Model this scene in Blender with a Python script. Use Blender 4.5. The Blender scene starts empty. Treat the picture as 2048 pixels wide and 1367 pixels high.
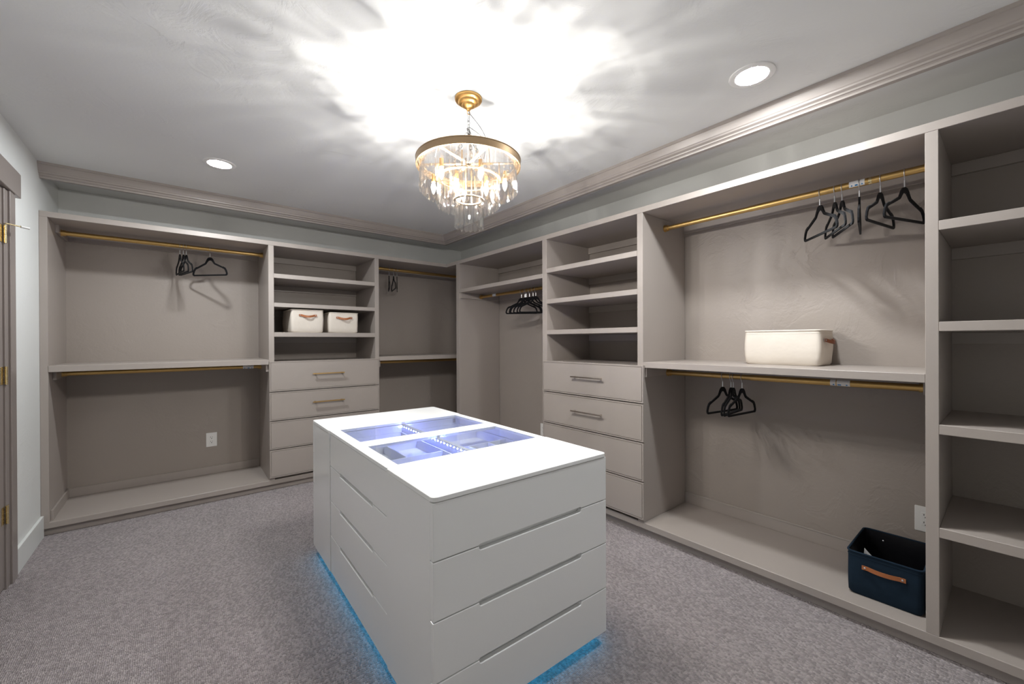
import bpy, bmesh, math, random
from mathutils import Vector, Matrix, noise
random.seed(7)
S = bpy.context.scene
COL = S.collection
# ------------------------------------------------------------------ camera, world, exposure
CAM = dict(loc=(-2.8806, -4.5828, 1.2674), yaw=-0.6847, pitch=-0.0023, roll=-0.0045, f=817.93, sy=0.31)
def make_camera():
    y, p, r_ = CAM['yaw'], CAM['pitch'], CAM['roll']
    fw = Vector((-math.sin(y)*math.cos(p), math.cos(y)*math.cos(p), math.sin(p)))
    rt = Vector((math.cos(y), math.sin(y), 0)); up = rt.cross(fw)
    c, s = math.cos(r_), math.sin(r_)
    r2 = c*rt + s*up; u2 = -s*rt + c*up
    cd = bpy.data.cameras.new('camera'); co = bpy.data.objects.new('camera', cd); COL.objects.link(co)
    m = Matrix((r2, u2, -fw)).transposed().to_4x4(); m.translation = Vector(CAM['loc']); co.matrix_world = m
    cd.sensor_width = 36; cd.sensor_fit = 'HORIZONTAL'; cd.lens = CAM['f']*36/2048
    cd.shift_y = CAM['sy']/2048; cd.clip_start = 0.02
    S.camera = co
make_camera()
W = bpy.data.worlds.new('world'); S.world = W; W.use_nodes = True
W.node_tree.nodes['Background'].inputs[0].default_value = (0.8, 0.85, 0.9, 1); W.node_tree.nodes['Background'].inputs[1].default_value = 0.0
S.view_settings.view_transform = 'Standard'; S.view_settings.look = 'None'
S.view_settings.gamma = 1; S.view_settings.use_curve_mapping = False; S.view_settings.exposure = 0.5
cy = S.cycles
cy.use_denoising = True; cy.max_bounces = 14; cy.diffuse_bounces = 6; cy.glossy_bounces = 5
cy.transmission_bounces = 10; cy.transparent_max_bounces = 40; cy.caustics_reflective = False; cy.caustics_refractive = False
cy.sample_clamp_indirect = 6; cy.blur_glossy = 0.5
DOWNLIGHT = 430.0       # radiance of the recessed lamps
BULB_W = 6.5           # watts of each candle bulb of the chandelier
LED_TRAY = 1100.0        # radiance of the display strip's diodes
LED_GLOW = 10.0         # radiance of the strip under the island

# ------------------------------------------------------------------ measured layout (metres)
LX = -3.5805; YB = -.574; XR = -.549; YF = -5.36
ZT, ZT2, ZFS, ZFB, HC = 2.134, 2.0967, .088, .05, 2.4466

# ------------------------------------------------------------------ materials
MATS = {}
def base_mat(name, col, rough=.5, metal=0., spec=.5, coat=0.):
    m = bpy.data.materials.new(name); m.use_nodes = True
    b = m.node_tree.nodes['Principled BSDF']
    b.inputs['Base Color'].default_value = (*col, 1); b.inputs['Roughness'].default_value = rough
    b.inputs['Metallic'].default_value = metal; b.inputs['Specular IOR Level'].default_value = spec
    b.inputs['Coat Weight'].default_value = coat; b.inputs['Coat Roughness'].default_value = .06
    MATS[name] = m
    return m, m.node_tree, b
def nd(nt, t, **k):
    n = nt.nodes.new(t)
    for a, v in k.items(): setattr(n, a, v)
    return n
def mapped(nt, scale=(1, 1, 1), rot=(0, 0, 0)):
    tc = nd(nt, 'ShaderNodeTexCoord'); mp = nd(nt, 'ShaderNodeMapping')
    mp.inputs['Scale'].default_value = scale; mp.inputs['Rotation'].default_value = rot
    nt.links.new(tc.outputs['Object'], mp.inputs['Vector'])
    return mp.outputs['Vector']
def tex_noise(nt, vec, scale, detail=4, rough=.5, dist=0.):
    n = nd(nt, 'ShaderNodeTexNoise'); n.inputs['Scale'].default_value = scale; n.inputs['Detail'].default_value = detail
    n.inputs['Roughness'].default_value = rough; n.inputs['Distortion'].default_value = dist
    nt.links.new(vec, n.inputs['Vector']); return n.outputs['Fac']
def ramp(nt, fac, stops):
    r = nd(nt, 'ShaderNodeValToRGB'); e = r.color_ramp.elements
    while len(e) < len(stops): e.new(.5)
    for el, (p, c) in zip(e, stops):
        el.position = p; el.color = (*c, 1) if len(c) == 3 else c
    nt.links.new(fac, r.inputs[0]); return r.outputs[0]
def bump(nt, h, b, strength, dist, normal=None):
    n = nd(nt, 'ShaderNodeBump'); n.inputs['Strength'].default_value = strength; n.inputs['Distance'].default_value = dist
    nt.links.new(h, n.inputs['Height'])
    if normal: nt.links.new(normal, n.inputs['Normal'])
    nt.links.new(n.outputs[0], b.inputs['Normal']); return n.outputs[0]
def vary(nt, b, col, fac, amt):
    mx = nd(nt, 'ShaderNodeMix', data_type='RGBA')
    mx.inputs['A'].default_value = (*[c*(1-amt) for c in col], 1); mx.inputs['B'].default_value = (*[min(1, c*(1+amt)) for c in col], 1)
    nt.links.new(fac, mx.inputs['Factor']); nt.links.new(mx.outputs['Result'], b.inputs['Base Color'])
def math_node(nt, op, a, bv):
    n = nd(nt, 'ShaderNodeMath', operation=op)
    for i, v in enumerate((a, bv)):
        if hasattr(v, 'is_output') or not isinstance(v, (int, float)): nt.links.new(v, n.inputs[i])
        else: n.inputs[i].default_value = v
    return n.outputs[0]
def plaster(name, col, rough, amount):
    m, nt, b = base_mat(name, col, rough, spec=.35)
    v = mapped(nt)
    big = ramp(nt, tex_noise(nt, v, 4.5, 9, .62, .9), [(.47, (0, 0, 0)), (.56, (1, 1, 1))])
    mask = ramp(nt, tex_noise(nt, v, 1.7, 3, .5), [(.45, (0, 0, 0)), (.62, (1, 1, 1))])
    edge = math_node(nt, 'MULTIPLY', big, mask)
    fine = tex_noise(nt, v, 60, 5, .6)
    h = math_node(nt, 'ADD', math_node(nt, 'MULTIPLY', edge, .75), math_node(nt, 'MULTIPLY', fine, .3))
    bump(nt, h, b, amount, .004)
    vary(nt, b, col, tex_noise(nt, v, 2.2, 3), .03)
    return m
plaster('wall_paint', (.69, .70, .685), .6, .30)
plaster('ceiling_paint', (.72, .725, .71), .75, .5)
plaster('closet_wall', (.33, .289, .258), .42, .55)
def wood_paint(name, col, rough):
    m, nt, b = base_mat(name, col, rough, spec=.45)
    v = mapped(nt)
    bump(nt, tex_noise(nt, v, 220, 3, .6), b, .05, .001)
    vary(nt, b, col, tex_noise(nt, v, 3.0, 3), .025)
wood_paint('taupe', (.355, .314, .285), .36)
wood_paint('door_paint', (.235, .203, .187), .32)   # the header and door beside the white wall, same plane and light
wood_paint('base_white', (.66, .675, .66), .4)
def carpet():
    m, nt, b = base_mat('carpet', (.35, .285, .275), .95, spec=.08)
    v = mapped(nt)
    wob = nd(nt, 'ShaderNodeTexNoise'); wob.inputs['Scale'].default_value = 14; wob.inputs['Detail'].default_value = 2
    nt.links.new(v, wob.inputs['Vector'])
    sub = nd(nt, 'ShaderNodeVectorMath', operation='MULTIPLY_ADD')
    nt.links.new(wob.outputs['Color'], sub.inputs[0]); sub.inputs[1].default_value = (.012, .02, 0); nt.links.new(v, sub.inputs[2])
    mp = nd(nt, 'ShaderNodeMapping'); mp.inputs['Scale'].default_value = (150, 92, 1); nt.links.new(sub.outputs[0], mp.inputs['Vector'])
    vo = nd(nt, 'ShaderNodeTexVoronoi', voronoi_dimensions='2D', feature='F1'); vo.inputs['Randomness'].default_value = .55
    vo.inputs['Scale'].default_value = 1.0
    nt.links.new(mp.outputs[0], vo.inputs['Vector'])
    loops = ramp(nt, vo.outputs['Distance'], [(.1, (1, 1, 1)), (.85, (0, 0, 0))])
    fuzz = tex_noise(nt, v, 230, 5, .75)
    patch = tex_noise(nt, v, 2.6, 4, .6)
    h = math_node(nt, 'ADD', loops, math_node(nt, 'MULTIPLY', fuzz, .55))
    bump(nt, h, b, 1.0, .010)
    sep = nd(nt, 'ShaderNodeSeparateColor'); nt.links.new(vo.outputs['Color'], sep.inputs[0])
    yarn = tex_noise(nt, v, 310, 3, .6)
    f = math_node(nt, 'ADD', math_node(nt, 'MULTIPLY', sep.outputs[0], .38), math_node(nt, 'MULTIPLY', yarn, .42))
    f = math_node(nt, 'ADD', f, math_node(nt, 'MULTIPLY', patch, .20))
    c = ramp(nt, f, [(.25, (.23, .193, .194)), (.5, (.375, .322, .326)), (.75, (.55, .485, .49))])
    nt.links.new(c, b.inputs['Base Color'])
    b.inputs['Sheen Weight'].default_value = .25; b.inputs['Sheen Roughness'].default_value = .6
carpet()
base_mat('lacquer', (.80, .805, .80), .22, spec=.5, coat=.35)
base_mat('lacquer_top', (.80, .805, .80), .45, spec=.4)
base_mat('tray_white', (.72, .73, .76), .5)
def brushed(name, col, rough):
    m, nt, b = base_mat(name, col, rough, metal=1.)
    v = mapped(nt)
    r = nd(nt, 'ShaderNodeMapRange'); r.inputs['To Min'].default_value = rough*.8; r.inputs['To Max'].default_value = rough*1.25
    nt.links.new(tex_noise(nt, v, 90, 3), r.inputs['Value']); nt.links.new(r.outputs[0], b.inputs['Roughness'])
brushed('gold_rod', (.62, .41, .155), .38)
brushed('gold', (.72, .47, .19), .3)
brushed('gold_canopy', (.80, .48, .17), .32)
brushed('bronze_band', (.36, .255, .155), .42)
brushed('brass', (.78, .64, .36), .26)
brushed('nickel', (.62, .56, .51), .22)
brushed('chrome', (.62, .63, .64), .34)
brushed('chain_steel', (.35, .36, .37), .35)
def velvet():
    m, nt, b = base_mat('velvet', (.006, .006, .007), .9, spec=.1)
    b.inputs['Sheen Weight'].default_value = .1
    bump(nt, tex_noise(nt, mapped(nt), 500, 3), b, .3, .001)
velvet()
def cloth(name, col, sc, amt=.05, rough=.9):
    m, nt, b = base_mat(name, col, rough, spec=.15)
    v = mapped(nt)
    w = nd(nt, 'ShaderNodeTexWave', wave_type='BANDS', bands_direction='X'); w.inputs['Scale'].default_value = sc; nt.links.new(v, w.inputs['Vector'])
    w2 = nd(nt, 'ShaderNodeTexWave', wave_type='BANDS', bands_direction='Z'); w2.inputs['Scale'].default_value = sc; nt.links.new(v, w2.inputs['Vector'])
    h = math_node(nt, 'ADD', w.outputs['Fac'], w2.outputs['Fac'])
    n1 = bump(nt, h, b, .12, .0008)
    bump(nt, tex_noise(nt, v, 9, 3, .5), b, .35, .012, n1)
    vary(nt, b, col, tex_noise(nt, v, 12, 4), amt)
cloth('canvas', (.70, .64, .565), 190)
cloth('navy_canvas', (.010, .021, .036), 190, .2)
cloth('lining_black', (.007, .007, .009), 120, .2, .45)
def leather(name, col):
    m, nt, b = base_mat(name, col, .42, spec=.4)
    v = mapped(nt); bump(nt, tex_noise(nt, v, 180, 4, .6), b, .15, .001); vary(nt, b, col, tex_noise(nt, v, 30, 3), .2)
leather('leather_tan', (.36, .125, .045)); leather('leather_dark', (.15, .045, .018))
base_mat('plastic_white', (.78, .77, .75), .35); base_mat('slot_dark', (.05, .045, .04), .6)
base_mat('paper_white', (.82, .83, .84), .7); base_mat('print_blue', (.02, .22, .52), .6); base_mat('print_grey', (.2, .22, .25), .7)
base_mat('rubber_clear', (.72, .72, .70), .3); base_mat('cord_white', (.85, .85, .84), .4)
def emit(name, col, strength, mixtrans=0.):
    m = bpy.data.materials.new(name); m.use_nodes = True; nt = m.node_tree; nt.nodes.clear()
    o = nd(nt, 'ShaderNodeOutputMaterial'); e = nd(nt, 'ShaderNodeEmission')
    e.inputs[0].default_value = (*col, 1); e.inputs[1].default_value = strength
    if mixtrans:
        t = nd(nt, 'ShaderNodeBsdfTransparent'); mx = nd(nt, 'ShaderNodeMixShader'); mx.inputs[0].default_value = mixtrans
        nt.links.new(e.outputs[0], mx.inputs[1]); nt.links.new(t.outputs[0], mx.inputs[2]); nt.links.new(mx.outputs[0], o.inputs[0])
    else: nt.links.new(e.outputs[0], o.inputs[0])
    MATS[name] = m
emit('downlight', (.95, .982, 1.0), DOWNLIGHT)
emit('bulb_glow', (1.0, .90, .76), 6.0, .6)
emit('led_dot', (.20, .26, 1.0), LED_TRAY)
emit('led_under', (.0, .33, .66), LED_GLOW)
def clear(name, trans, tint, rough=0., ior=1.5, refr=0., power=4., gain=.7):
    m = bpy.data.materials.new(name); m.use_nodes = True; nt = m.node_tree; nt.nodes.clear()
    o = nd(nt, 'ShaderNodeOutputMaterial'); t = nd(nt, 'ShaderNodeBsdfTransparent'); t.inputs[0].default_value = (*tint, 1)
    g = nd(nt, 'ShaderNodeBsdfGlossy'); g.inputs['Roughness'].default_value = rough
    lw = nd(nt, 'ShaderNodeLayerWeight'); lw.inputs[0].default_value = .5
    pw = math_node(nt, 'POWER', lw.outputs['Facing'], power)
    fr = nd(nt, 'ShaderNodeMath', operation='MULTIPLY_ADD'); nt.links.new(pw, fr.inputs[0]); fr.inputs[1].default_value = gain; fr.inputs[2].default_value = .04
    body = t.outputs[0]
    if refr:
        gl = nd(nt, 'ShaderNodeBsdfGlass'); gl.inputs['IOR'].default_value = ior; gl.inputs['Roughness'].default_value = 0
        mx = nd(nt, 'ShaderNodeMixShader'); mx.inputs[0].default_value = refr
        nt.links.new(t.outputs[0], mx.inputs[1]); nt.links.new(gl.outputs[0], mx.inputs[2]); body = mx.outputs[0]
    mx = nd(nt, 'ShaderNodeMixShader'); nt.links.new(fr.outputs[0], mx.inputs[0])
    nt.links.new(body, mx.inputs[1]); nt.links.new(g.outputs[0], mx.inputs[2]); nt.links.new(mx.outputs[0], o.inputs[0])
    MATS[name] = m
clear('pane_glass', 1, (.93, .95, .97), ior=1.45)
clear('crystal', 1, (.985, .985, .985), ior=1.55, refr=.15, power=2., gain=.85)

# ------------------------------------------------------------------ mesh helpers
class MB:
    def __init__(s): s.v = []; s.f = []
    def add(s, vs, fs):
        o = len(s.v); s.v += [tuple(p) for p in vs]; s.f += [tuple(i+o for i in f) for f in fs]; return s
    def box(s, x0, x1, y0, y1, z0, z1):
        x0, x1 = sorted((x0, x1)); y0, y1 = sorted((y0, y1)); z0, z1 = sorted((z0, z1))
        return s.add([(x0, y0, z0), (x1, y0, z0), (x1, y1, z0), (x0, y1, z0), (x0, y0, z1), (x1, y0, z1), (x1, y1, z1), (x0, y1, z1)],
                     [(0, 3, 2, 1), (4, 5, 6, 7), (0, 1, 5, 4), (1, 2, 6, 5), (2, 3, 7, 6), (3, 0, 4, 7)])
    def tube(s, path, r, n=10, closed=False, cap=True):
        P = [Vector(p) for p in path]; m = len(P); rings = []
        t0 = (P[1]-P[0]).normalized(); ref = Vector((0, 0, 1)) if abs(t0.z) < .9 else Vector((1, 0, 0))
        nrm = (ref - t0*ref.dot(t0)).normalized()
        for i in range(m):
            if closed: t = P[(i+1) % m]-P[i-1]
            else: t = P[min(i+1, m-1)]-P[max(i-1, 0)]
            t.normalize(); nrm = (nrm - t*nrm.dot(t)).normalized(); bn = t.cross(nrm)
            ri = r[i] if isinstance(r, (list, tuple)) else r
            rings.append([P[i]+(nrm*math.cos(a)+bn*math.sin(a))*ri for a in [2*math.pi*k/n for k in range(n)]])
        vs = [p for R in rings for p in R]; fs = []
        for i in range(m if closed else m-1):
            j = (i+1) % m
            for k in range(n): fs.append((i*n+k, i*n+(k+1) % n, j*n+(k+1) % n, j*n+k))
        if not closed and cap: fs += [tuple(range(n))[::-1], tuple((m-1)*n+k for k in range(n))]
        return s.add(vs, fs)
    def lathe(s, prof, c=(0, 0), n=32, closed=False):
        vs = []; fs = []; m = len(prof)
        for r, z in prof:
            for k in range(n):
                a = 2*math.pi*k/n; vs.append((c[0]+r*math.cos(a), c[1]+r*math.sin(a), z))
        for i in range(m if closed else m-1):
            j = (i+1) % m
            for k in range(n): fs.append((i*n+k, i*n+(k+1) % n, j*n+(k+1) % n, j*n+k))
        if not closed:
            if prof[0][0] > 1e-6: fs.append(tuple(range(n))[::-1])
            if prof[-1][0] > 1e-6: fs.append(tuple((m-1)*n+k for k in range(n)))
        return s.add(vs, fs)
    def extrude(s, poly, axis, a0, a1):
        """poly in the two other axes (in xyz order), extruded along axis from a0 to a1"""
        def pt(p, a): q = list(p); q.insert(axis, a); return tuple(q)
        n = len(poly)
        return s.add([pt(p, a0) for p in poly]+[pt(p, a1) for p in poly],
                     [tuple(range(n))[::-1], tuple(range(n, 2*n))]+[(i, (i+1) % n, n+(i+1) % n, n+i) for i in range(n)])
    def build(s, name, mat, parent=None, origin=None, smooth=False, bevel=0., seg=1, angle=.6):
        if origin is not None: vs = [(x-origin[0], y-origin[1], z-origin[2]) for x, y, z in s.v]
        else: vs = s.v
        me = bpy.data.meshes.new(name); me.from_pydata(vs, [], s.f); me.update()
        bm = bmesh.new(); bm.from_mesh(me); bmesh.ops.remove_doubles(bm, verts=bm.verts, dist=1e-6)
        bmesh.ops.recalc_face_normals(bm, faces=bm.faces); bm.to_mesh(me); bm.free()
        me.materials.append(MATS[mat])
        if smooth:
            me.shade_smooth(); me.set_sharp_from_angle(angle=angle)
        o = bpy.data.objects.new(name, me); COL.objects.link(o)
        if parent: o.parent = parent
        if bevel:
            b = o.modifiers.new('bevel', 'BEVEL'); b.width = bevel; b.segments = seg; b.limit_method = 'ANGLE'; b.angle_limit = .7
        return o
def rrect(x0, x1, y0, y1, r, n=5):
    pts = []
    for cx, cy_, a0 in ((x1-r, y1-r, 0), (x0+r, y1-r, 90), (x0+r, y0+r, 180), (x1-r, y0+r, 270)):
        for k in range(n+1):
            a = math.radians(a0+90*k/n); pts.append((cx+r*math.cos(a), cy_+r*math.sin(a)))
    return pts
def tag(o, label=None, cat=None, group=None, kind=None):
    if label: o['label'] = label
    if cat: o['category'] = cat
    if group: o['group'] = group
    if kind: o['kind'] = kind
    return o
def thing(name, label, cat, loc=(0, 0, 0), rotz=0., group=None):
    o = bpy.data.objects.new(name, None); COL.objects.link(o); o.location = loc; o.rotation_euler = (0, 0, rotz)
    o.empty_display_size = .05
    return tag(o, label, cat, group)
def copy_tree(o, parent=None):
    c = o.copy(); COL.objects.link(c); c.parent = parent
    for ch in list(o.children): copy_tree(ch, c)
    return c
class Unit:
    """a thing whose parts are given in world coordinates"""
    def __init__(s, name, label, cat, loc, group=None): s.o = thing(name, label, cat, loc, 0, group); s.loc = loc
    def box(s, name, x0, x1, y0, y1, z0, z1, mat='taupe', bevel=.0015):
        return MB().box(x0, x1, y0, y1, z0, z1).build(name, mat, s.o, s.loc, bevel=bevel)

# ------------------------------------------------------------------ room shell
def struct(o): return tag(o, kind='structure')
struct(MB().box(LX-.12, .12, YF-.12, .12, -.1, 0).build('floor', 'carpet'))
struct(MB().box(LX-.12, .12, YF-.12, .12, HC, HC+.1).build('ceiling', 'ceiling_paint'))
struct(MB().box(LX-.12, .12, 0, .12, 0, HC).build('wall_back', 'wall_paint'))
struct(MB().box(0, .12, YF, 0, 0, HC).build('wall_right', 'wall_paint'))
struct(MB().box(LX-.12, .12, YF-.12, YF, 0, HC).build('wall_front', 'wall_paint'))
DY0, DY1, DZ = -1.30, -2.13, 2.075
struct(MB().box(LX-.12, LX, DY0+.005, 0, 0, HC).box(LX-.12, LX, YF, DY1-.005, 0, HC).box(LX-.12, LX, DY1-.005, DY0+.005, DZ, HC).build('wall_left', 'wall_paint'))
struct(MB().box(LX, LX+.015, -1.157, YB-.002, 0, .14).build('baseboard_left', 'base_white', bevel=.002))
struct(MB().box(LX, LX+.015, YF, DY1-.15, 0, .14).build('baseboard_left', 'base_white', bevel=.002))
struct(MB().box(LX, -.56, YF, YF+.015, 0, .14).build('baseboard_front', 'base_white', bevel=.002))
# crown hung from the ceiling in front of the closet fronts
CROWN = [(.604, 2.447), (.603, 2.431), (.598, 2.429), (.594, 2.418), (.589, 2.405), (.584, 2.394), (.580, 2.390), (.579, 2.383), (.574, 2.380), (.566, 2.376),
         (.563, 2.369), (.557, 2.367), (.551, 2.362), (.548, 2.354), (.524, 2.353), (.524, 2.447)]
def crown(name, which):
    m = MB(); n = len(CROWN)
    A = [((LX, -o, z) if which == 0 else (-o, YF, z)) for o, z in CROWN]; B = [(-o, -o, z) for o, z in CROWN]
    m.add(A+B, [tuple(range(n)), tuple(range(n, 2*n))]+[(i, (i+1) % n, n+(i+1) % n, n+i) for i in range(n)])
    return struct(m.build(name, 'taupe'))
crown('trim_1', 0); crown('trim_2', 1)
# door in the left wall
door = struct(MB().box(LX-.035, LX+.002, DY1, DY0, .012, DZ-.005).build('door_1', 'door_paint', bevel=.002))
for (y0, y1, z0, z1) in ((-1.42, -2.01, .25, .95), (-1.42, -2.01, 1.1, 1.95)):
    MB().box(LX+.002, LX+.008, y1, y0, z0, z1).build('panel', 'door_paint', door, bevel=.004)
MB().box(LX, LX+.019, -1.245, -1.157, 0, 2.072).build('casing', 'door_paint', door, bevel=.002)
MB().box(LX, LX+.019, DY1-.145, DY1-.057, 0, 2.072).build('casing', 'door_paint', door, bevel=.002)
MB().box(LX-.03, LX+.010, -1.300, -1.245, 0, 2.07).build('jamb', 'door_paint', door, bevel=.002)
MB().box(LX-.03, LX+.010, DY1-.057, DY1-.002, 0, 2.07).build('jamb', 'door_paint', door, bevel=.002)
MB().box(LX, LX+.026, DY1-.235, -1.085, 2.072, 2.205).build('header', 'door_paint', door, bevel=.002)
for zc in (1.832, 1.102, .385):
    h = MB().box(LX+.002, LX+.0045, -1.342, -1.300, zc-.045, zc+.045).box(LX+.010, LX+.0125, -1.298, -1.270, zc-.045, zc+.045).build('hinge', 'brass', door, bevel=.0006)
    MB().tube([(LX+.013, -1.300, zc-.047), (LX+.013, -1.300, zc+.047)], .0058, 12).build('hinge_pin', 'brass', h, smooth=True)
ds = MB().tube([(LX+.013, -1.300, 1.886), (LX+.03, -1.285, 1.886), (LX+.062, -1.262, 1.884)], .0035, 8).build('door_stop', 'brass', door, smooth=True)
MB().tube([(LX+.058, -1.265, 1.884), (LX+.085, -1.245, 1.883)], .006, 10).build('rubber_tip', 'rubber_clear', ds, smooth=True)

# ------------------------------------------------------------------ closet system
CL = .055; CT = .018           # cleat height / thickness
TP = 'taupe'
PY = [-.8398, -2.1258, -2.1772, -3.0261, -3.068, -4.3593, -4.3978, -5.30, -5.338]   # right run faces
PX = [-3.5426, -2.2822, -2.2411, -1.3633, -1.3225]                                    # back run faces
b0 = Unit('closet_platform', 'raised taupe closet platform with dark toe kick running along the back wall', 'platform', (-1.8, -.287, 0), 'closet platforms')
b0.box('floor_board', LX, -.002, YB, -.002, ZFB, ZFS)
b0.box('toe_kick', LX, XR+.05, YB+.03, YB+.05, 0, ZFB, 'taupe')
b1 = Unit('closet_platform', 'raised taupe closet platform with dark toe kick running along the right wall', 'platform', (-.27, -2.9, 0), 'closet platforms')
b1.box('floor_board', XR, -.002, PY[8], YB-.0005, ZFB, ZFS)
b1.box('toe_kick', XR+.03, XR+.05, PY[8], YB-.001, 0, ZFB, 'taupe')
t0 = Unit('overhead_shelf', 'taupe L shaped top board running over all the closet bays', 'shelf', (-1.0, -1.0, ZT2))
t0.box('top_board', LX, -.002, YB, -.002, ZT2, ZT)
t0.box('top_board', XR, -.002, PY[8], YB-.0005, ZT2, ZT)
G = 'built in closet bays'
# --- back wall, double hanging bay beside the door
u = Unit('hanging_bay', 'wide double hanging closet bay beside the left wall, with one middle shelf', 'closet bay', (-2.9, -.29, ZFS), G)
u.box('end_panel', LX+.0005, PX[0], YB, -.004, ZFS, ZT2)
u.box('back_panel', PX[0], PX[1], -.010, -.0005, ZFS, ZT2, 'closet_wall', 0)
u.box('shelf', PX[0], PX[1], YB-.003, -.011, 1.0769, 1.1191)
u.box('cleat', PX[0], PX[1], -.010-CT, -.010, ZT2-CL, ZT2); u.box('cleat', PX[0], PX[0]+CT, YB+.22, -.03, ZT2-CL, ZT2)
u.box('cleat', PX[0], PX[1], -.010-CT, -.010, 1.0769-CL, 1.0769)
for xa, xb in ((PX[0], PX[0]+CT), (PX[1]-CT, PX[1])):
    k = u.box('cleat', xa, xb, YB+(.022 if xa > -3 else .12), -.03, 1.0769-CL-.005, 1.0769)
    if xa > -3: MB().box(xa, xb, YB+.0205, YB+.022, 1.0769-CL-.005, 1.0769).build('cut_end', 'taupe', k, u.loc)
u.box('base_strip', PX[0], PX[1], -.010-.012, -.010, ZFS, ZFS+.068); u.box('base_strip', PX[0], PX[0]+.012, YB+.04, -.023, ZFS, ZFS+.068)
# --- drawers
def bar_handle(u, par, axis, a0, a1, face, z, mat):
    """square bar pull on two posts; axis 0: front faces -y, axis 1: front faces -x"""
    m = MB()
    def bx(p0, p1, q0, q1, z0, z1):
        if axis == 0: m.box(p0, p1, q0, q1, z0, z1)
        else: m.box(q0, q1, p0, p1, z0, z1)
    bx(a0, a1, face-.034, face-.024, z-.005, z+.005)
    for e in (a0+.022, a1-.022): bx(e-.005, e+.005, face-.0245, face+.0005, z-.005, z+.005)
    return m.build('handle', mat, par, u.loc, bevel=.001)
def drawer_front(u, axis, a0, a1, face, z0, z1):
    """slab with a narrow stepped border"""
    e = .0085; g_ = .0032; m = MB()
    def bx(p0, p1, q0, q1, za, zb):
        if axis == 0: m.box(p0, p1, q0, q1, za, zb)
        else: m.box(q0, q1, p0, p1, za, zb)
    bx(a0, a1, face+.005, face+.0195, z0, z1)                       # slab
    bx(a0+e+g_, a1-e-g_, face, face+.0052, z0+e+g_, z1-e-g_)        # raised field inside a groove
    bx(a0, a1, face+.001, face+.0052, z0, z0+e); bx(a0, a1, face+.001, face+.0052, z1-e, z1)
    bx(a0, a0+e, face+.001, face+.0052, z0+e, z1-e); bx(a1-e, a1, face+.001, face+.0052, z0+e, z1-e)
    return m.build('drawer', TP, u.o, u.loc)
# --- back wall shelf tower
u = Unit('shelf_tower', 'taupe shelf tower holding two cream baskets above four drawers with gold bar pulls', 'cabinet', (-1.8, -.29, ZFS), G)
for xa, xb in ((PX[1], PX[2]), (PX[3], PX[4])): u.box('side_panel', xa, xb, YB, -.011, ZFS, ZT2)
u.box('back_panel', PX[2], PX[3], -.010, -.0005, ZFS, ZT2, 'closet_wall', 0)
for z0, z1 in ((1.8209, 1.8587), (1.5723, 1.6079), (1.3142, 1.3541)): u.box('shelf', PX[2], PX[3], YB, -.011, z0, z1)
u.box('counter', PX[2], PX[3], YB+.002, -.011, 1.066, 1.0985)
for z in (ZT2, 1.8209, 1.5723, 1.3142): u.box('cleat', PX[2], PX[3], -.010-CT, -.010, z-CL, z)
u.box('drawer_case', PX[2]+.0005, PX[3]-.0005, YB+.02, -.05, ZFS+.002, 1.064, 'taupe', 0)
ZD = [1.1039, .8385, .5897, .3449, .1028]
for k in range(4):
    d = drawer_front(u, 0, -2.2815, -1.3335, -.594, ZD[k+1]+.0075, ZD[k]-(.001 if k == 0 else 0))
    if k < 2: bar_handle(u, d, 0, -1.947, -1.673, -.594, (.984, .7305)[k], 'gold')
# --- corner bay
u = Unit('hanging_bay', 'narrow double hanging closet bay in the room corner, with one middle shelf', 'closet bay', (-.7, -.29, ZFS), G)
u.box('back_panel', PX[4], -.0005, -.010, -.0005, ZFS, ZT2, 'closet_wall', 0)
u.box('back_panel', -.010, -.0005, -.775, -.0105, ZFS, ZT2, 'closet_wall', 0)
u.box('shelf', PX[4], -.011, YB-.003, -.011, 1.0769, 1.1191)
u.box('cleat', PX[4], -.011, -.010-CT, -.010, ZT2-CL, ZT2); u.box('cleat', PX[4], -.011, -.010-CT, -.010, 1.0769-CL, 1.0769)
k = u.box('cleat', PX[4], PX[4]+CT, YB+.022, -.03, 1.0769-CL-.005, 1.0769)
MB().box(PX[4], PX[4]+CT, YB+.0205, YB+.022, 1.0769-CL-.005, 1.0769).build('cut_end', 'taupe', k, u.loc)
u.box('base_strip', PX[4], -.011, -.022, -.010, ZFS, ZFS+.068)
# --- right wall: long hanging bay
u = Unit('hanging_bay', 'tall single hanging closet bay between the room corner and the silver handled drawers', 'closet bay', (-.27, -1.48, ZFS), G)
u.box('end_panel', XR, -.011, PY[0]+.026, PY[0]+.064, ZFS, ZT2); u.box('end_panel', XR, -.011, PY[0], PY[0]+.025, ZFS, ZT2)
u.box('back_panel', -.010, -.0005, PY[1], PY[0], ZFS, ZT2, 'closet_wall', 0)
u.box('shelf', XR, -.011, PY[1], PY[0], 1.7876, 1.824)
u.box('cleat', -.010-CT, -.010, PY[1], PY[0], ZT2-CL, ZT2)
u.box('cleat', -.010-CT, -.010, PY[1], PY[0], 1.7876-CL, 1.7876); u.box('cleat', XR+.012, -.03, PY[0]-CT, PY[0], 1.7876-CL-.005, 1.7876)
u.box('base_strip', -.022, -.010, PY[1], PY[0], ZFS, ZFS+.068)
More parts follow.
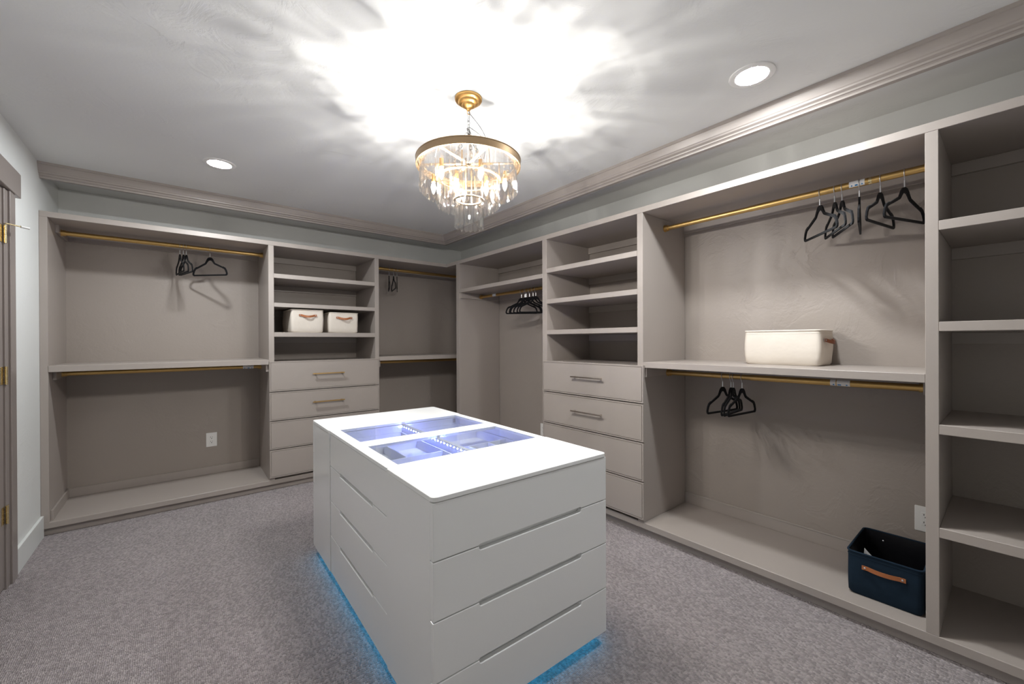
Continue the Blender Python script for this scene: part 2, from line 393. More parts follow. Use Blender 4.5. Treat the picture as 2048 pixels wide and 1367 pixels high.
# --- right wall: shelf tower
u = Unit('shelf_tower', 'taupe shelf tower with empty shelves above four drawers with silver bar pulls', 'cabinet', (-.27, -2.6, ZFS), G)
for ya, yb in ((PY[2], PY[1]), (PY[4], PY[3])): u.box('side_panel', XR, -.011, ya, yb, ZFS, ZT2)
u.box('back_panel', -.010, -.0005, PY[3], PY[2], ZFS, ZT2, 'closet_wall', 0)
for z0, z1 in ((1.8218, 1.8582), (1.5705, 1.6066), (1.3212, 1.3567)): u.box('shelf', XR, -.011, PY[3], PY[2], z0, z1)
u.box('counter', XR+.002, -.011, PY[3], PY[2], 1.070, 1.1045)
for z in (ZT2, 1.8218, 1.5705, 1.3212): u.box('cleat', -.010-CT, -.010, PY[3], PY[2], z-CL, z)
u.box('drawer_case', XR+.02, -.05, PY[3]+.0005, PY[2]-.0005, ZFS+.002, 1.068, 'taupe', 0)
ZD = [1.1077, .8564, .6058, .3512, .1040]
for k in range(4):
    d = drawer_front(u, 1, -3.0795, -2.1475, -.569, ZD[k+1]+.0075, ZD[k]-(.001 if k == 0 else 0))
    if k < 2: bar_handle(u, d, 1, -2.767, -2.479, -.569, (1.0, .744)[k], 'nickel')
# --- right wall: wide double hanging bay
u = Unit('hanging_bay', 'wide double hanging closet bay with a cream basket on its middle shelf', 'closet bay', (-.27, -3.7, ZFS), G)
u.box('back_panel', -.010, -.0005, PY[5], PY[4], ZFS, ZT2, 'closet_wall', 0)
u.box('shelf', XR, -.011, PY[5], PY[4], 1.0919, 1.1281)
u.box('cleat', -.010-CT, -.010, PY[5], PY[4], ZT2-CL, ZT2); u.box('cleat', -.010-CT, -.010, PY[5], PY[4], 1.0919-CL, 1.0919)
for ya, yb in ((PY[4]-CT, PY[4]), (PY[5], PY[5]+CT)):
    k = u.box('cleat', XR+(.014 if ya > -4 else .12), -.03, ya, yb, 1.0919-CL-.006, 1.0919)
    if ya > -4: MB().box(XR+.0125, XR+.014, ya, yb, 1.0919-CL-.006, 1.0919).build('cut_end', 'taupe', k, u.loc)
u.box('base_strip', -.022, -.010, PY[5], PY[4], ZFS, ZFS+.068); u.box('base_bead', -.0245, -.010, PY[5], PY[4], ZFS+.068, ZFS+.076)
# --- right wall: cubby tower
u = Unit('shelf_tower', 'tall taupe tower of five deep open cubbies without drawers', 'cabinet', (-.27, -4.85, ZFS), G)
u.box('side_panel', XR, -.011, PY[6], PY[5], ZFS, ZT2); u.box('side_panel', XR, -.011, PY[8], PY[7], ZFS, ZT2)
u.box('back_panel', -.010, -.0005, PY[7], PY[6], ZFS, ZT2, 'closet_wall', 0)
CZ = ((1.6988, 1.7365), (1.2993, 1.3369), (.891, .9296), (.4821, .5212))
for z0, z1 in CZ: u.box('shelf', XR, -.011, PY[7], PY[6], z0, z1)
for z in (ZT2, CZ[0][0], CZ[1][0], CZ[2][0], CZ[3][0]): u.box('cleat', -.010-CT, -.010, PY[7], PY[6], z-CL, z)

# ------------------------------------------------------------------ closet rods
def rod(axis, a0, a1, c, z, label, sticker=None, collar=None):
    mid = (a0+a1)/2; loc = (mid, c, z) if axis == 0 else (c, mid, z)
    t = thing('closet_rod', label, 'closet rod', loc, 0, 'gold closet rods')
    P = (lambda a, dz=0, dc=0: (a, c+dc, z+dz)) if axis == 0 else (lambda a, dz=0, dc=0: (c+dc, a, z+dz))
    s = mid+(a1-a0)*.08
    MB().tube([P(a0+.004), P(s)], .0165, 20).build('tube', 'gold_rod', t, loc, smooth=True)
    MB().tube([P(s), P(a1-.004)], .0150, 20).build('inner_tube', 'gold_rod', t, loc, smooth=True)
    for a in (s, a0+(a1-a0)*.26): MB().tube([P(a-.002), P(a+.002)], .0170, 20).build('seam_ring', 'gold_rod', t, loc, smooth=True)
    for a, sg in ((a0, 1), (a1, -1)):
        f = MB().tube([P(a+sg*.0005), P(a+sg*.004)], .0235, 20).tube([P(a+sg*.003), P(a+sg*.026)], .0205, 20).build('flange', 'gold_rod', t, loc, smooth=True)
        MB().tube([P(a+sg*.004, -.0212), P(a+sg*.006, -.0212)], .003, 8).build('screw', 'brass', f, loc, smooth=True)
    if collar is not None: MB().tube([P(collar-.006), P(collar+.006)], .0176, 20).build('collar', 'brass', t, loc, smooth=True)
    if sticker:
        sa, sb = sticker; m = MB(); n = 8; vs = []
        for a in (sa, sb):
            for k in range(n+1):
                th = math.radians(100+140*k/n); vs.append(P(a, .01665*math.sin(th), .01665*math.cos(th)))
        m.add(vs, [(k, k+1, n+2+k, n+1+k) for k in range(n)])
        st = m.build('sticker', 'paper_white', t, loc)
        for fa, fb in ((.12, .2), (.44, .62), (.78, .86)):
            m = MB(); vs = []
            for a in (sa+(sb-sa)*fa, sa+(sb-sa)*fb):
                for k in range(4):
                    th = math.radians(200+8*k); vs.append(P(a, .01675*math.sin(th), .01675*math.cos(th)))
            m.add(vs, [(k, k+1, 5+k, 4+k) for k in range(3)]); m.build('print', 'print_blue', st, loc)
    return t
YR, XRD = -.285, -.28
rod(0, PX[0]+CT, PX[1], YR, 2.055, 'upper gold closet rod with four black hangers, beside the left wall')
rod(0, PX[0]+CT, PX[1]-CT, YR, 1.050, 'lower bare gold closet rod under the shelf beside the left wall', (-2.44, -2.36))
rod(0, PX[4], -.011, YR, 2.055, 'upper gold closet rod with three black hangers in the corner bay')
rod(0, PX[4]+CT, -.011, YR, 1.050, 'lower bare gold closet rod under the corner bay shelf')
rod(1, PY[1], PY[0]-CT, XRD, 1.757, 'gold closet rod with a row of six black hangers below the high shelf', (-1.15, -1.09))
rod(1, PY[5], PY[4], XRD, 2.036, 'upper gold closet rod with six black hangers above the cream basket', (-4.128, -4.068), -4.148)
rod(1, PY[5]+CT, PY[4]-CT, XRD, 1.048, 'lower gold closet rod with four black hangers under the basket shelf', (-4.07, -3.99))

# ------------------------------------------------------------------ hangers
HO = [(0, 0), (45, 12), (80, 50), (105, 100), (130, 140), (240, 192), (335, 238), (347, 232), (400, 262), (436, 320), (458, 395), (453, 436), (425, 458), (0, 458)]
HI = [(0, 80), (40, 90), (72, 126), (94, 158), (118, 180), (224, 229), (316, 270), (334, 278), (376, 300), (402, 342), (421, 398), (418, 412), (404, 423), (0, 423)]
HS = .000345; ZH = .0655
def hanger_proto(rodaxis):
    root = thing('clothes_hanger', 'x', 'hanger')
    H = .458*.345     # body height
    def loop(L): return [(x*HS, H-y*HS) for x, y in L]+[(-x*HS, H-y*HS) for x, y in L[-2:0:-1]]
    o, i = loop(HO), loop(HI); n = len(o); t = .004; m = MB()
    vs = [(x, -t, z) for x, z in o]+[(x, -t, z) for x, z in i]+[(x, t, z) for x, z in o]+[(x, t, z) for x, z in i]; fs = []
    for k in range(n):
        j = (k+1) % n
        fs += [(k, j, n+j, n+k), (2*n+k, 3*n+k, 3*n+j, 2*n+j), (k, 2*n+k, 2*n+j, j), (n+k, n+j, 3*n+j, 3*n+k)]
    m.add(vs, fs); m.build('body', 'velvet', root, bevel=.0018, seg=2)
    MB().tube([(0, 0, H-.004), (0, 0, H+.031)], .0033, 10).build('ferrule', 'chrome', root, smooth=True)
    R = .0187; zc = H+ZH
    p = [(0, 0, H+.029), (.004, 0, H+.036), (.013, 0, H+.047), (R, 0, zc-.006)]
    for a in range(0, 211, 15): p.append((R*math.cos(math.radians(a)), 0, zc+R*math.sin(math.radians(a))))
    hk = MB().tube(p, .0017, 8).build('hook', 'chrome', root, smooth=True)
    return root
HP = hanger_proto(0); first = [True]; HB = .458*.345
def hanger(x, y, zr, phi, hookang, label, group):
    """phi: heading of the shoulders; hookang: heading of the hook's plane (square to the rod)"""
    r = HP if first[0] else copy_tree(HP); first[0] = False
    # the hook rests on top of the rod
    r.location = (x, y, zr-ZH-HB-.0004); r.rotation_euler = (0, 0, math.radians(phi)); tag(r, label, 'hanger', group)
    for c in r.children:
        if c.name.startswith('hook'): c.rotation_euler = (0, 0, math.radians(hookang-phi))
    return r
ORD = ('first', 'second', 'third', 'fourth', 'fifth', 'sixth')
for (x, ph), o_ in zip(((-2.866, 99), (-2.843, 101), (-2.825, 104)), ('nearest the left wall', 'the middle one', 'nearest the lone hanger')):
    hanger(x, YR, 2.055, ph, 90, 'black velvet hanger in an edge on bunch of three, ' + o_, 'bunched hangers on the upper left rod')
hanger(-2.668, YR, 2.055, -44, 90, 'black velvet hanger turned flat to the room, alone beside the bunch of three', None)
for (x, ph), o_ in zip(((-1.097, 70), (-1.046, 75), (-1.006, 66)), ORD):
    hanger(x, YR, 2.055, ph, 90, 'black velvet hanger in the corner bay, ' + o_ + ' from the basket tower', 'hangers in the corner bay')
for (y, ph), o_ in zip(((-1.548, -46), (-1.60, -44), (-1.617, -45), (-1.665, -43), (-1.715, -44), (-1.753, -42)), reversed(ORD)):
    hanger(XRD, y, 1.757, ph, 180, 'black velvet hanger in the close row below the high shelf, ' + o_ + ' from the drawers', 'row of six hangers')
for y, ph, lb in ((-3.946, 40, 'farthest from the cubby tower, bottom bar slanting steeply'), (-4.008, 28, 'fifth from the cubby tower, overlapping its neighbours'),
                  (-4.038, 27, 'fourth from the cubby tower, beside the rod sticker'), (-4.106, 9, 'seen edge on across the rod sticker'),
                  (-4.184, -10, 'second from the cubby tower, past the collar'), (-4.268, -19, 'partly hidden by the cubby tower post')):
    hanger(XRD, y, 2.036, ph, 180, 'black velvet hanger above the cream basket, ' + lb, 'hangers on the upper right rod')
for (y, ph), o_ in zip(((-3.450, -9), (-3.499, 4), (-3.513, 4), (-3.562, -6)), ORD):
    hanger(XRD, y, 1.048, ph, 180, 'black velvet hanger under the basket shelf, ' + o_ + ' from the drawers', 'hangers on the lower right rod')

# ------------------------------------------------------------------ baskets
def basket(name, label, cx, cy_, z0, w, d, h, rotz, body, rimmat, strap, lining, group=None, seed=0, sag=.006, hz_=.76, droop=.011, bulge=.014):
    """soft box; local -y face is the handle end"""
    t = thing(name, label, 'basket', (cx, cy_, z0), rotz, group)
    def ring(z, k, off=0):
        r = .022; full = rrect(-w/2, w/2, -d/2, d/2, r, 4); pts = rrect(-w/2+off, w/2-off, -d/2+off, d/2-off, r, 4); out = []; n = len(pts)
        dense = []
        for i in range(n):
            a, b = Vector(pts[i]), Vector(pts[(i+1) % n]); m_ = max(1, int((Vector(full[(i+1) % n])-Vector(full[i])).length/.03))
            for q in range(m_): dense.append(a+(b-a)*q/m_)
        for p in dense:
            u_ = z/h; bul = math.sin(math.pi*u_)*sag
            nz = noise.noise(Vector((p.x*7+seed*3.1, p.y*7, z*6)))*.007*math.sin(math.pi*min(1, u_*1.05+.05))
            q = p*(1+(bul+nz)/max(.05, p.length)) if p.length else p
            tp = .985+.015*u_
            out.append((q.x*tp, q.y*tp, z))
        return out
    lv = [.0005, .012, .05, .09, .13, h-.03, h-.008, h]; R = [ring(z, i, .006 if i == 0 else 0) for i, z in enumerate(lv)]; n = len(R[0]); m = MB()
    vs = [p for r in R for p in r]; fs = []
    for i in range(len(R)-1):
        for k in range(n): fs.append((i*n+k, i*n+(k+1) % n, (i+1)*n+(k+1) % n, (i+1)*n+k))
    fs.append(tuple(range(n))[::-1]); m.add(vs, fs)
    m.build('body', body, t, smooth=True, angle=1.0)
    m = MB(); I = [ring(z, 9, .012 if lining == 'lining_black' and z < h-.02 else .005) for z in (h-.001, h-.04, .12, .05, .008)]
    if lining == 'lining_black': I = [[(x+.004*noise.noise(Vector((x*26, y*26, z*14))), y+.005*noise.noise(Vector((y*24+9, x*24, z*16))), z) for x, y, z in r] for r in I]
    vs = [p for r in I for p in r]; fs = []
    for i in range(len(I)-1):
        for k in range(n): fs.append((i*n+k, i*n+(k+1) % n, (i+1)*n+(k+1) % n, (i+1)*n+k))
    fs.append(tuple((len(I)-1)*n+k for k in range(n))); m.add(vs, fs); m.build('lining', lining, t, smooth=True, angle=1.0)
    MB().tube(R[-1], .0045, 8, closed=True).build('rim_piping', rimmat, t, smooth=True)
    MB().tube([(x*1.004, y*1.004, z-.016) for x, y, z in R[-1]], .0016, 6, closed=True).build('rim_seam', rimmat, t, smooth=True)
    for sg in (-1, 1):
        hw = .0735; m = MB(); vs = []; fs = []; N = 14; zc = h*hz_
        for k in range(N+1):
            u_ = k/N*2-1; x = u_*hw; e = max(0, 1-(abs(u_)/.72)**2); yo = d/2+.0035+sag*.9+bulge*e
            dz = -droop*e
            for hy, hz in ((0, -.009), (0, .009), (.003, .009), (.003, -.009)): vs.append((x, sg*(yo+hy), zc+dz+hz))
        for k in range(N):
            for c in range(4): fs.append((k*4+c, k*4+(c+1) % 4, (k+1)*4+(c+1) % 4, (k+1)*4+c))
        fs += [(0, 1, 2, 3), tuple(N*4+c for c in range(4))]; m.add(vs, fs); hd = m.build('handle', strap, t, smooth=True, angle=.5)
        for xr in (-.063, .063):
            MB().lathe([(0, .0018), (.0026, .0012), (.0040, 0), (.0040, -.002)], n=10).build('rivet', 'chrome', hd, smooth=True)
            rv = hd.children[-1] if hd.children else None
            rv.rotation_euler = (math.radians(90)*(-sg), 0, 0); rv.location = (xr, sg*(d/2+.0075+sag*.9), zc)
    return t
basket('storage_basket', 'cream canvas basket with a tan leather handle, the taller basket of the pair', -1.972, -.366, 1.3541, .268, .375, .203, 0, 'canvas', 'canvas', 'leather_tan', 'canvas', 'cream canvas baskets', 1)
basket('storage_basket', 'cream canvas basket with a tan leather handle, the lower basket of the pair', -1.655, -.366, 1.3541, .268, .375, .187, 0, 'canvas', 'canvas', 'leather_tan', 'canvas', 'cream canvas baskets', 4)
basket('storage_basket', 'cream canvas basket with a dark brown handle, alone on the right wall shelf', -.166, -3.764, 1.1281, .25, .366, .19, 0, 'canvas', 'canvas', 'leather_dark', 'canvas', 'cream canvas baskets', 8, .006, .72, .012, .024)
bn = basket('storage_bin', 'navy canvas bin with an orange tan leather handle, standing open on the closet platform', -.275, -4.217, ZFS, .256, .352, .196, -math.pi/2, 'navy_canvas', 'navy_canvas', 'leather_tan', 'lining_black', None, 3, .002, .70, .001, .010)
for xs in (-.052, .052):
    o = MB().lathe([(0, .002), (.003, .0012), (.0042, 0)], n=10).build('snap_stud', 'chrome', bn, smooth=True)
    o.location = (xs, .176-.012, .196*.80); o.rotation_euler = (math.radians(90), 0, 0)
tg = MB().add([(-.093, -.020, .166), (-.052, -.026, .127), (-.060, -.028, .060), (-.100, -.020, .080)], [(0, 1, 2, 3)]).build('care_tag', 'paper_white', bn)
MB().add([(-.086, -.0225, .142), (-.070, -.025, .127), (-.072, -.0255, .108), (-.089, -.0225, .118)], [(0, 1, 2, 3)]).build('print', 'print_grey', tg)

# ------------------------------------------------------------------ outlets
def outlet(axis, a, z, label):
    """axis 0: on the back wall (faces -y), 1: on the right wall (faces -x)"""
    t = thing('wall_outlet', label, 'outlet', (a, -.010, z) if axis == 0 else (-.010, a, z), 0 if axis == 0 else -math.pi/2)
    MB().extrude(rrect(-.040, .040, -.0625, .0625, .004, 3), 1, -.0055, .0).build('plate', 'plastic_white', t, bevel=.0015)
    r = MB().extrude(rrect(-.0165, .0165, -.0335, .0335, .002, 3), 1, -.0072, -.005).build('receptacle', 'plastic_white', t, bevel=.0006)
    for zz in (.017, -.021):
        for x0, x1, z0, z1 in ((-.0078, -.0050, .002, .0105), (.0050, .0078, .003, .0095), (-.0034, .0034, -.0090, -.0035)):
            MB().box(x0, x1, -.0076, -.0071, zz+z0, zz+z1).build('slot', 'slot_dark', r)
    for zz in (-.048, .048): MB().tube([(0, -.0064, zz), (0, -.005, zz)], .0028, 10).build('screw', 'plastic_white', t)
outlet(0, -2.651, .394, 'white wall outlet inside the wide bay beside the left wall')
outlet(1, -4.309, .374, 'white wall outlet behind the navy bin')
outlet(1, -1.567, .367, 'white wall outlet in the tall single hanging bay beside the drawers')

# ------------------------------------------------------------------ white island of three chests
IX, IY, ITH = -2.2925, -3.483, -.0242; IW, IZ, IZB, IB = .800, .798, .783, .051
IM = Matrix.Translation((IX, IY, 0)) @ Matrix.Rotation(ITH, 4, 'Z')
def slot_front(w, z0, z1, top_notch, bot_notch, n0, n1):
    """outline (a, z) of a drawer front with finger notches in its long edges"""
    def arc(cx, cz, r, a0, a1): return [(cx+r*math.cos(math.radians(a0+(a1-a0)*k/4)), cz+r*math.sin(math.radians(a0+(a1-a0)*k/4))) for k in range(5)]
    P = [(0, z0)]
    if bot_notch: h = bot_notch; P += [(n0, z0), (n0+.002, z0+h), (n1-.002, z0+h), (n1, z0)]
    P += [(w, z0), (w, z1)]
    if top_notch:
        h = top_notch; r = .009
        P += [(n1, z1)]+arc(n1-r, z1-h+r, r, 0, -90)+arc(n0+r, z1-h+r, r, -90, -180)+[(n0, z1)]
    P += [(0, z1)]
    return P
def fan_extrude(m, P, axis, a0, a1):
    return m.extrude(P, axis, a0, a1)
ZL = [.7805, .6015, .4195, .2325, IB]
def chest(name, label, borg, flip, length):
    loc = IM @ Vector((0 if not flip else IW, borg, 0))
    t = thing(name, label, 'dresser', loc, ITH+(math.pi if flip else 0), 'white lacquer chests of the island')
    L = length
    MB().box(.001, IW-.001, .022, L-.001, IB, IZB-.001).build('carcass', 'lacquer', t, bevel=.001)
    for k in range(4):
        P = slot_front(IW, ZL[k+1]+(.003 if k < 3 else 0), ZL[k], .0125 if k else 0, .004 if k < 3 else 0, .166, .648)
        MB().extrude(P, 1, 0, .0205).build('drawer', 'lacquer', t, bevel=.003, seg=2)
    MB().extrude(rrect(-.001, IW+.001, -.002, L, .018, 5), 2, IZB, IZ).build('top', 'lacquer_top', t, bevel=.0012)
    MB().box(.07, IW-.07, .07, L-.0, 0, IB).build('plinth', 'lacquer', t)
    ls = MB().box(.026, .032, .026, L-.01, IB-.004, IB).box(IW-.032, IW-.026, .026, L-.01, IB-.004, IB)
    if not flip: ls.box(.032, IW-.032, .026, .032, IB-.004, IB)
    ls.build('led_strip', 'led_under', t)
    return t
B1, B2, B3 = .379, 1.187, 1.567
chest('dresser', 'white lacquer chest of four drawers at the near end of the island', 0, False, B1-.0005)
chest('dresser', 'white lacquer chest closing the far end of the island, plain side and top', B3, True, B3-B2-.0005)
def display():
    t = thing('display_chest', 'white lacquer middle chest with a glass top lit blue inside', 'dresser', IM @ Vector((0, B1, 0)), ITH, 'white lacquer chests of the island')
    L = B2-B1-.0005; e = .004
    MB().box(.024, IW-.024, .0005, L-.0005, IB, .690).build('carcass', 'lacquer', t)
    for b in (.0005, L-.0125): MB().box(.024, IW-.024, b, b+.012, .691, IZB-.002).build('end_panel', 'tray_white', t)
    zl = [.7805, .6105, .428, .246, IB]
    for side in (0, 1):
        for k in range(4):
            P = slot_front(L-.004, zl[k+1]+(.003 if k < 3 else 0), zl[k], .0125 if k else 0, .004 if k < 3 else 0, .155, .63)
            P = [(b+.002, z) for b, z in P]
            a0, a1 = (e, .0235) if side == 0 else (IW-.0235, IW-e)
            MB().extrude(P, 0, a0, a1).build('drawer', 'lacquer', t, bevel=.002, seg=2)
    # top frame: two long rails, cross bar, thin end strips
    o0, o1, o2, o3 = .014, .738-B1, .842-B1, L-.008
    m = MB().box(e-.001, .052, 0, L, IZB, IZ-.001).box(.755, IW-e+.001, 0, L, IZB, IZ-.001)
    m.box(.052, .755, 0, o0, IZB, IZ-.001).box(.052, .755, o1, o2, IZB, IZ-.001).box(.052, .755, o3, L, IZB, IZ-.001)
    m.build('top_frame', 'lacquer_top', t)
    for b0_, b1_ in ((o0, o1), (o2, o3)):
        MB().box(.0522, .7548, b0_+.0002, b1_-.0002, IZ-.0075, IZ-.0018).build('glass_pane', 'pane_glass', t)
    beam = MB().box(.395, .415, .013, L-.013, .690, IZB-.0005).build('centre_beam', 'tray_white', t)
    strip = MB().box(.3935, .395, .015, L-.015, .769, .779).build('led_strip', 'tray_white', t)
    strip2 = MB().box(.415, .4165, .015, L-.015, .769, .779).build('led_strip', 'tray_white', t)
    N = 25
    src = None
    for k in range(N):
        b = .022+(L-.044)*k/(N-1)
        if src is None: src = d = MB().box(-.0015, 0, -.0016, .0016, -.0016, .0016).build('led', 'led_dot', strip)
        else: d = src.copy(); COL.objects.link(d); d.parent = strip
        d.location = (.3935, b, .774)
        e_ = src.copy(); COL.objects.link(e_); e_.parent = strip2; e_.location = (.418, b, .774)
    def tray(a0, a1, walls):
        m = MB().box(a0, a1, .014, L-.014, .6905, .694); tr = m.build('tray', 'tray_white', t); th = .006; z1 = .741
        MB().box(a0, a0+th, .014, L-.014, .694, z1).build('tray_side', 'tray_white', tr); MB().box(a1-th, a1, .014, L-.014, .694, z1).build('tray_side', 'tray_white', tr)
        MB().box(a0+th, a1-th, .014, .014+th, .694, z1).build('tray_side', 'tray_white', tr); MB().box(a0+th, a1-th, L-.014-th, L-.014, .694, z1).build('tray_side', 'tray_white', tr)
        for x0, x1, y0, y1 in walls: MB().box(x0, x1, y0, y1, .694, z1-.003).build('divider', 'tray_white', tr)
    tray(.026, .3925, [(.032, .3865, .281-.003, .281+.003), (.032, .3865, .57, .576), (.205, .211, .284, .57)])
    tray(.4175, .774, [(.4235, .768, .281-.003, .281+.003), (.4235, .768, .57, .576), (.4235, .768, .145, .15), (.53, .535, .02, .145), (.53, .535, .15, .278), (.65, .655, .02, .145), (.65, .655, .15, .278)])
    br = MB().box(.735, .752, L-.016, L-.0125, .752, .776).build('hinge_plate', 'nickel', t)
    MB().box(.07, IW-.07, -.0, L, 0, IB).build('plinth', 'lacquer', t)
    MB().box(.026, .032, .005, L-.005, IB-.004, IB).box(IW-.032, IW-.026, .005, L-.005, IB-.004, IB).build('led_strip', 'led_under', t)
display()

# ------------------------------------------------------------------ ceiling lamps
def downlight(x, y, label):
    t = thing('recessed_light', label, 'ceiling light', (x, y, HC), 0, 'recessed ceiling lights')
    MB().lathe([(.064, -.0005), (.066, -.006), (.080, -.0075), (.090, -.004), (.0915, 0)], n=40).build('trim_ring', 'plastic_white', t, smooth=True)
    MB().lathe([(0, -.0052), (.045, -.0050), (.0655, -.0045)], n=40).build('lens', 'downlight', t, smooth=True)
downlight(-2.663, -1.274, 'round white recessed ceiling light above the bay beside the left wall')
downlight(-.896, -3.849, 'round white recessed ceiling light above the bay with the lone cream basket')

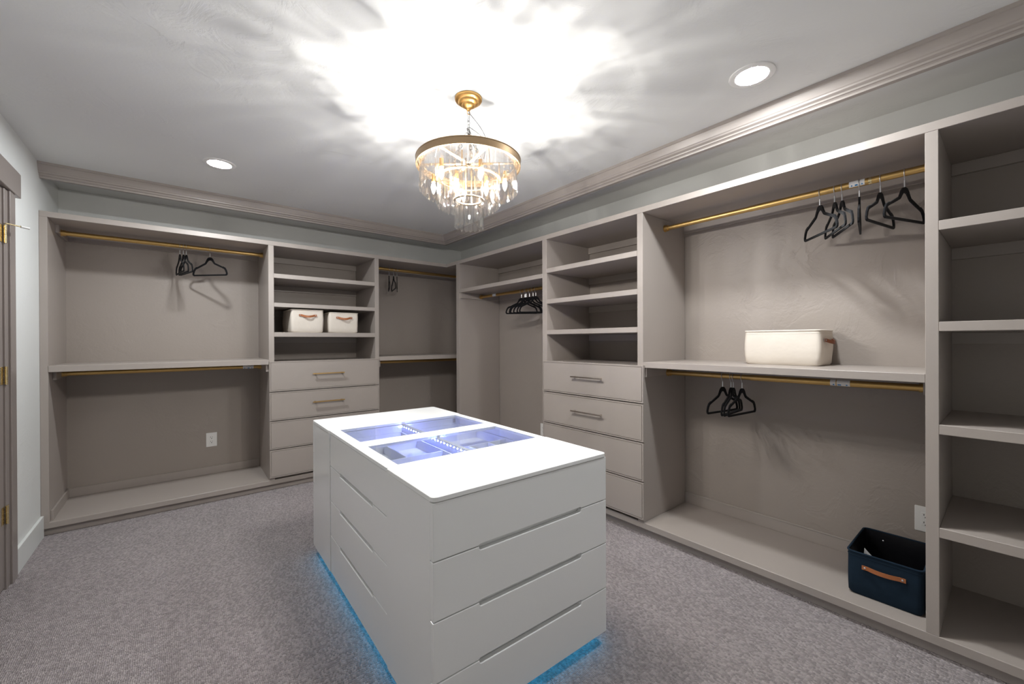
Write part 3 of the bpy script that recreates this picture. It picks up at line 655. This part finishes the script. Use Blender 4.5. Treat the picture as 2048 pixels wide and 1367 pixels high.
# ------------------------------------------------------------------ chandelier
def chandelier():
    cx, cy_ = -1.782, -2.911; zb = 1.815; Z = lambda z: z-zb
    t = thing('chandelier', 'three tiered crystal prism chandelier with a gold band and canopy', 'chandelier', (cx, cy_, zb))
    MB().lathe([(.0655, Z(2.4462)), (.0655, Z(2.438)), (.062, Z(2.432)), (.050, Z(2.428)), (.048, Z(2.421)), (.044, Z(2.417)), (.033, Z(2.414)), (.031, Z(2.407)), (.020, Z(2.400)),
                (.012, Z(2.396)), (.010, Z(2.389)), (.006, Z(2.386)), (.0005, Z(2.385))], n=40).build('canopy', 'gold_canopy', t, smooth=True, angle=.9)
    lp = [(.008*math.cos(a), 0, Z(2.377)+.009*math.sin(a)) for a in [2*math.pi*k/16 for k in range(16)]]
    MB().tube(lp, .0024, 8, closed=True).build('canopy_loop', 'gold_canopy', t, smooth=True)
    def link_mesh():
        p = []; w, h = .0065, .010
        for k in range(16):
            a = 2*math.pi*k/16; p.append((w*math.cos(a), 0, h*(1 if math.sin(a) > 0 else -1)*.55+w*math.sin(a)*1.1 if abs(math.sin(a)) > .05 else 0))
        return MB().tube(p, .0022, 7, closed=True)
    src = [None]
    def chain(A, B):
        A, B = Vector(A), Vector(B); n = max(2, round((B-A).length/.0175)); d = (B-A).normalized()
        for k in range(n):
            if src[0] is None: src[0] = o = link_mesh().build('chain_link', 'chain_steel', t, smooth=True)
            else: o = src[0].copy(); COL.objects.link(o); o.parent = t
            o.location = A+(B-A)*((k+.5)/n); o.rotation_mode = 'QUATERNION'
            o.rotation_quaternion = d.to_track_quat('Z', 'Y') @ Matrix.Rotation(math.pi/2*(k % 2), 3, 'Z').to_quaternion()
    hub = (0, 0, Z(2.300)); chain((0, 0, Z(2.372)), hub)
    MB().tube([(.009*math.cos(a), .002, Z(2.296)+.009*math.sin(a)) for a in [2*math.pi*k/16 for k in range(16)]], .002, 8, closed=True).build('hub_ring', 'chain_steel', t, smooth=True)
    for a in (40, 160, 280):
        e = (.075*math.cos(math.radians(a)), .075*math.sin(math.radians(a)), Z(2.138)); chain((0, 0, Z(2.292)), e)
    def curve(pts, n=24):
        P = [Vector(p) for p in pts]; out = []
        for k in range(n+1):
            u_ = k/n; Q = P[:]
            while len(Q) > 1: Q = [Q[i].lerp(Q[i+1], u_) for i in range(len(Q)-1)]
            out.append(Q[0])
        return out
    MB().tube(curve([(0, 0, Z(2.385)), (.02, -.01, Z(2.34)), (.085, -.06, Z(2.30)), (.09, -.05, Z(2.14))]), .0026, 8).build('power_wire', 'chain_steel', t, smooth=True)
    MB().tube(curve([(.0, .0, Z(2.31)), (.06, -.02, Z(2.28)), (.06, -.08, Z(2.24)), (.04, -.07, Z(2.14))]), .0022, 8).build('power_wire', 'chain_steel', t, smooth=True)
    MB().tube(curve([(-.004, .004, Z(2.30)), (-.10, .07, Z(2.31)), (-.13, .06, Z(2.25)), (-.155, .05, Z(2.14))]), .0017, 7).build('ground_cord', 'cord_white', t, smooth=True)
    # gold band
    MB().lathe([(.2445, Z(2.1095)), (.252, Z(2.1085)), (.2515, Z(2.138)), (.2535, Z(2.1415)), (.2525, Z(2.1435)), (.2445, Z(2.143))], n=72, closed=True).build('band', 'bronze_band', t, smooth=True, angle=.5)
    fr = MB()
    for k in range(3):
        a = math.radians(20+60*k); d = Vector((math.cos(a), math.sin(a), 0)); nrm = Vector((-d.y, d.x, 0))*.009
        A, B = -d*.246, d*.246; zz = (Z(2.128), Z(2.131))
        vs = [(p.x, p.y, z) for z in zz for p in (A-nrm, A+nrm, B+nrm, B-nrm)]
        fr.add(vs, [(0, 1, 2, 3), (4, 7, 6, 5), (0, 4, 5, 1), (1, 5, 6, 2), (2, 6, 7, 3), (3, 7, 4, 0)])
    fr.build('spoke_frame', 'bronze_band', t)
    TIER = [(.232, 2.1215, 58), (.149, 2.052, 38), (.068, 1.952, 18)]; H = .137
    for r, z, n in TIER:
        MB().lathe([(r-.009, Z(z-.001)), (r+.006, Z(z-.001)), (r+.006, Z(z+.004)), (r-.009, Z(z+.004))], n=64, closed=True).build('tier_ring', 'bronze_band', t, smooth=True, angle=.5)
    for k in range(4):
        a = math.radians(45+90*k)
        MB().tube([(.149*math.cos(a), .149*math.sin(a), Z(2.053)), (.149*math.cos(a), .149*math.sin(a), Z(2.129))], .003, 8).build('hanger_rod', 'bronze_band', t, smooth=True)
        MB().tube([(.066*math.cos(a), .066*math.sin(a), Z(1.953)), (.066*math.cos(a), .066*math.sin(a), Z(2.129))], .003, 8).build('hanger_rod', 'bronze_band', t, smooth=True)
    def prism():
        w, d = .0098, .011; m = MB(); h = H
        top = [(-w, .002, 0), (w, .002, 0), (0, -d, 0)]; bot = [(-w, .002, -h+.010), (w, .002, -h+.010), (0, -d, -h+.022)]
        tip = (0, -.001, -h)
        m.add(top+bot+[tip], [(0, 1, 2), (0, 3, 4, 1), (1, 4, 5, 2), (2, 5, 3, 0), (3, 6, 4), (4, 6, 5), (5, 6, 3)])
        return m
    csrc = None
    for r, z, n in TIER:
        for k in range(n):
            a = 2*math.pi*(k+.5)/n
            if csrc is None: csrc = o = prism().build('crystal_prism', 'crystal', t)
            else: o = csrc.copy(); COL.objects.link(o); o.parent = t
            rr = r+random.uniform(-.001, .001)
            o.location = (rr*math.cos(a), rr*math.sin(a), Z(z-.001)); o.rotation_euler = (random.uniform(-.02, .02), random.uniform(-.02, .02), a-math.pi/2+random.uniform(-.12, .12))
    # candle bulbs
    BL = [((.183, .166, .176)[k % 3], 15+60*k, (2.090, 2.084, 2.086)[k % 3]) for k in range(6)]+[(.085, 75+120*k, 2.066) for k in range(3)]
    bsrc = None
    for r, a, z in BL:
        a = math.radians(a); x, y = r*math.cos(a), r*math.sin(a)
        if bsrc is None:
            sk = MB().lathe([(.0085, 0), (.0085, -.030), (.0105, -.032), (.0105, -.038), (.004, -.039)], n=14).build('bulb_socket', 'gold', t, smooth=True, angle=.6)
            bb = MB().lathe([(.0065, -.038), (.0095, -.048), (.0125, -.060), (.0120, -.070), (.0080, -.084), (.003, -.094), (.0003, -.097)], n=14).build('candle_bulb', 'bulb_glow', sk, smooth=True, angle=1.2)
            bsrc = sk
        else: sk = copy_tree(bsrc, t)
        sk.location = (x, y, Z(z))
        ld = bpy.data.lights.new('candle_light', 'POINT'); ld.energy = BULB_W; ld.color = (1, .963, .915); ld.shadow_soft_size = .005
        lo = bpy.data.objects.new('candle_light', ld); COL.objects.link(lo); lo.parent = sk; lo.location = (0, 0, -.066)
chandelier()
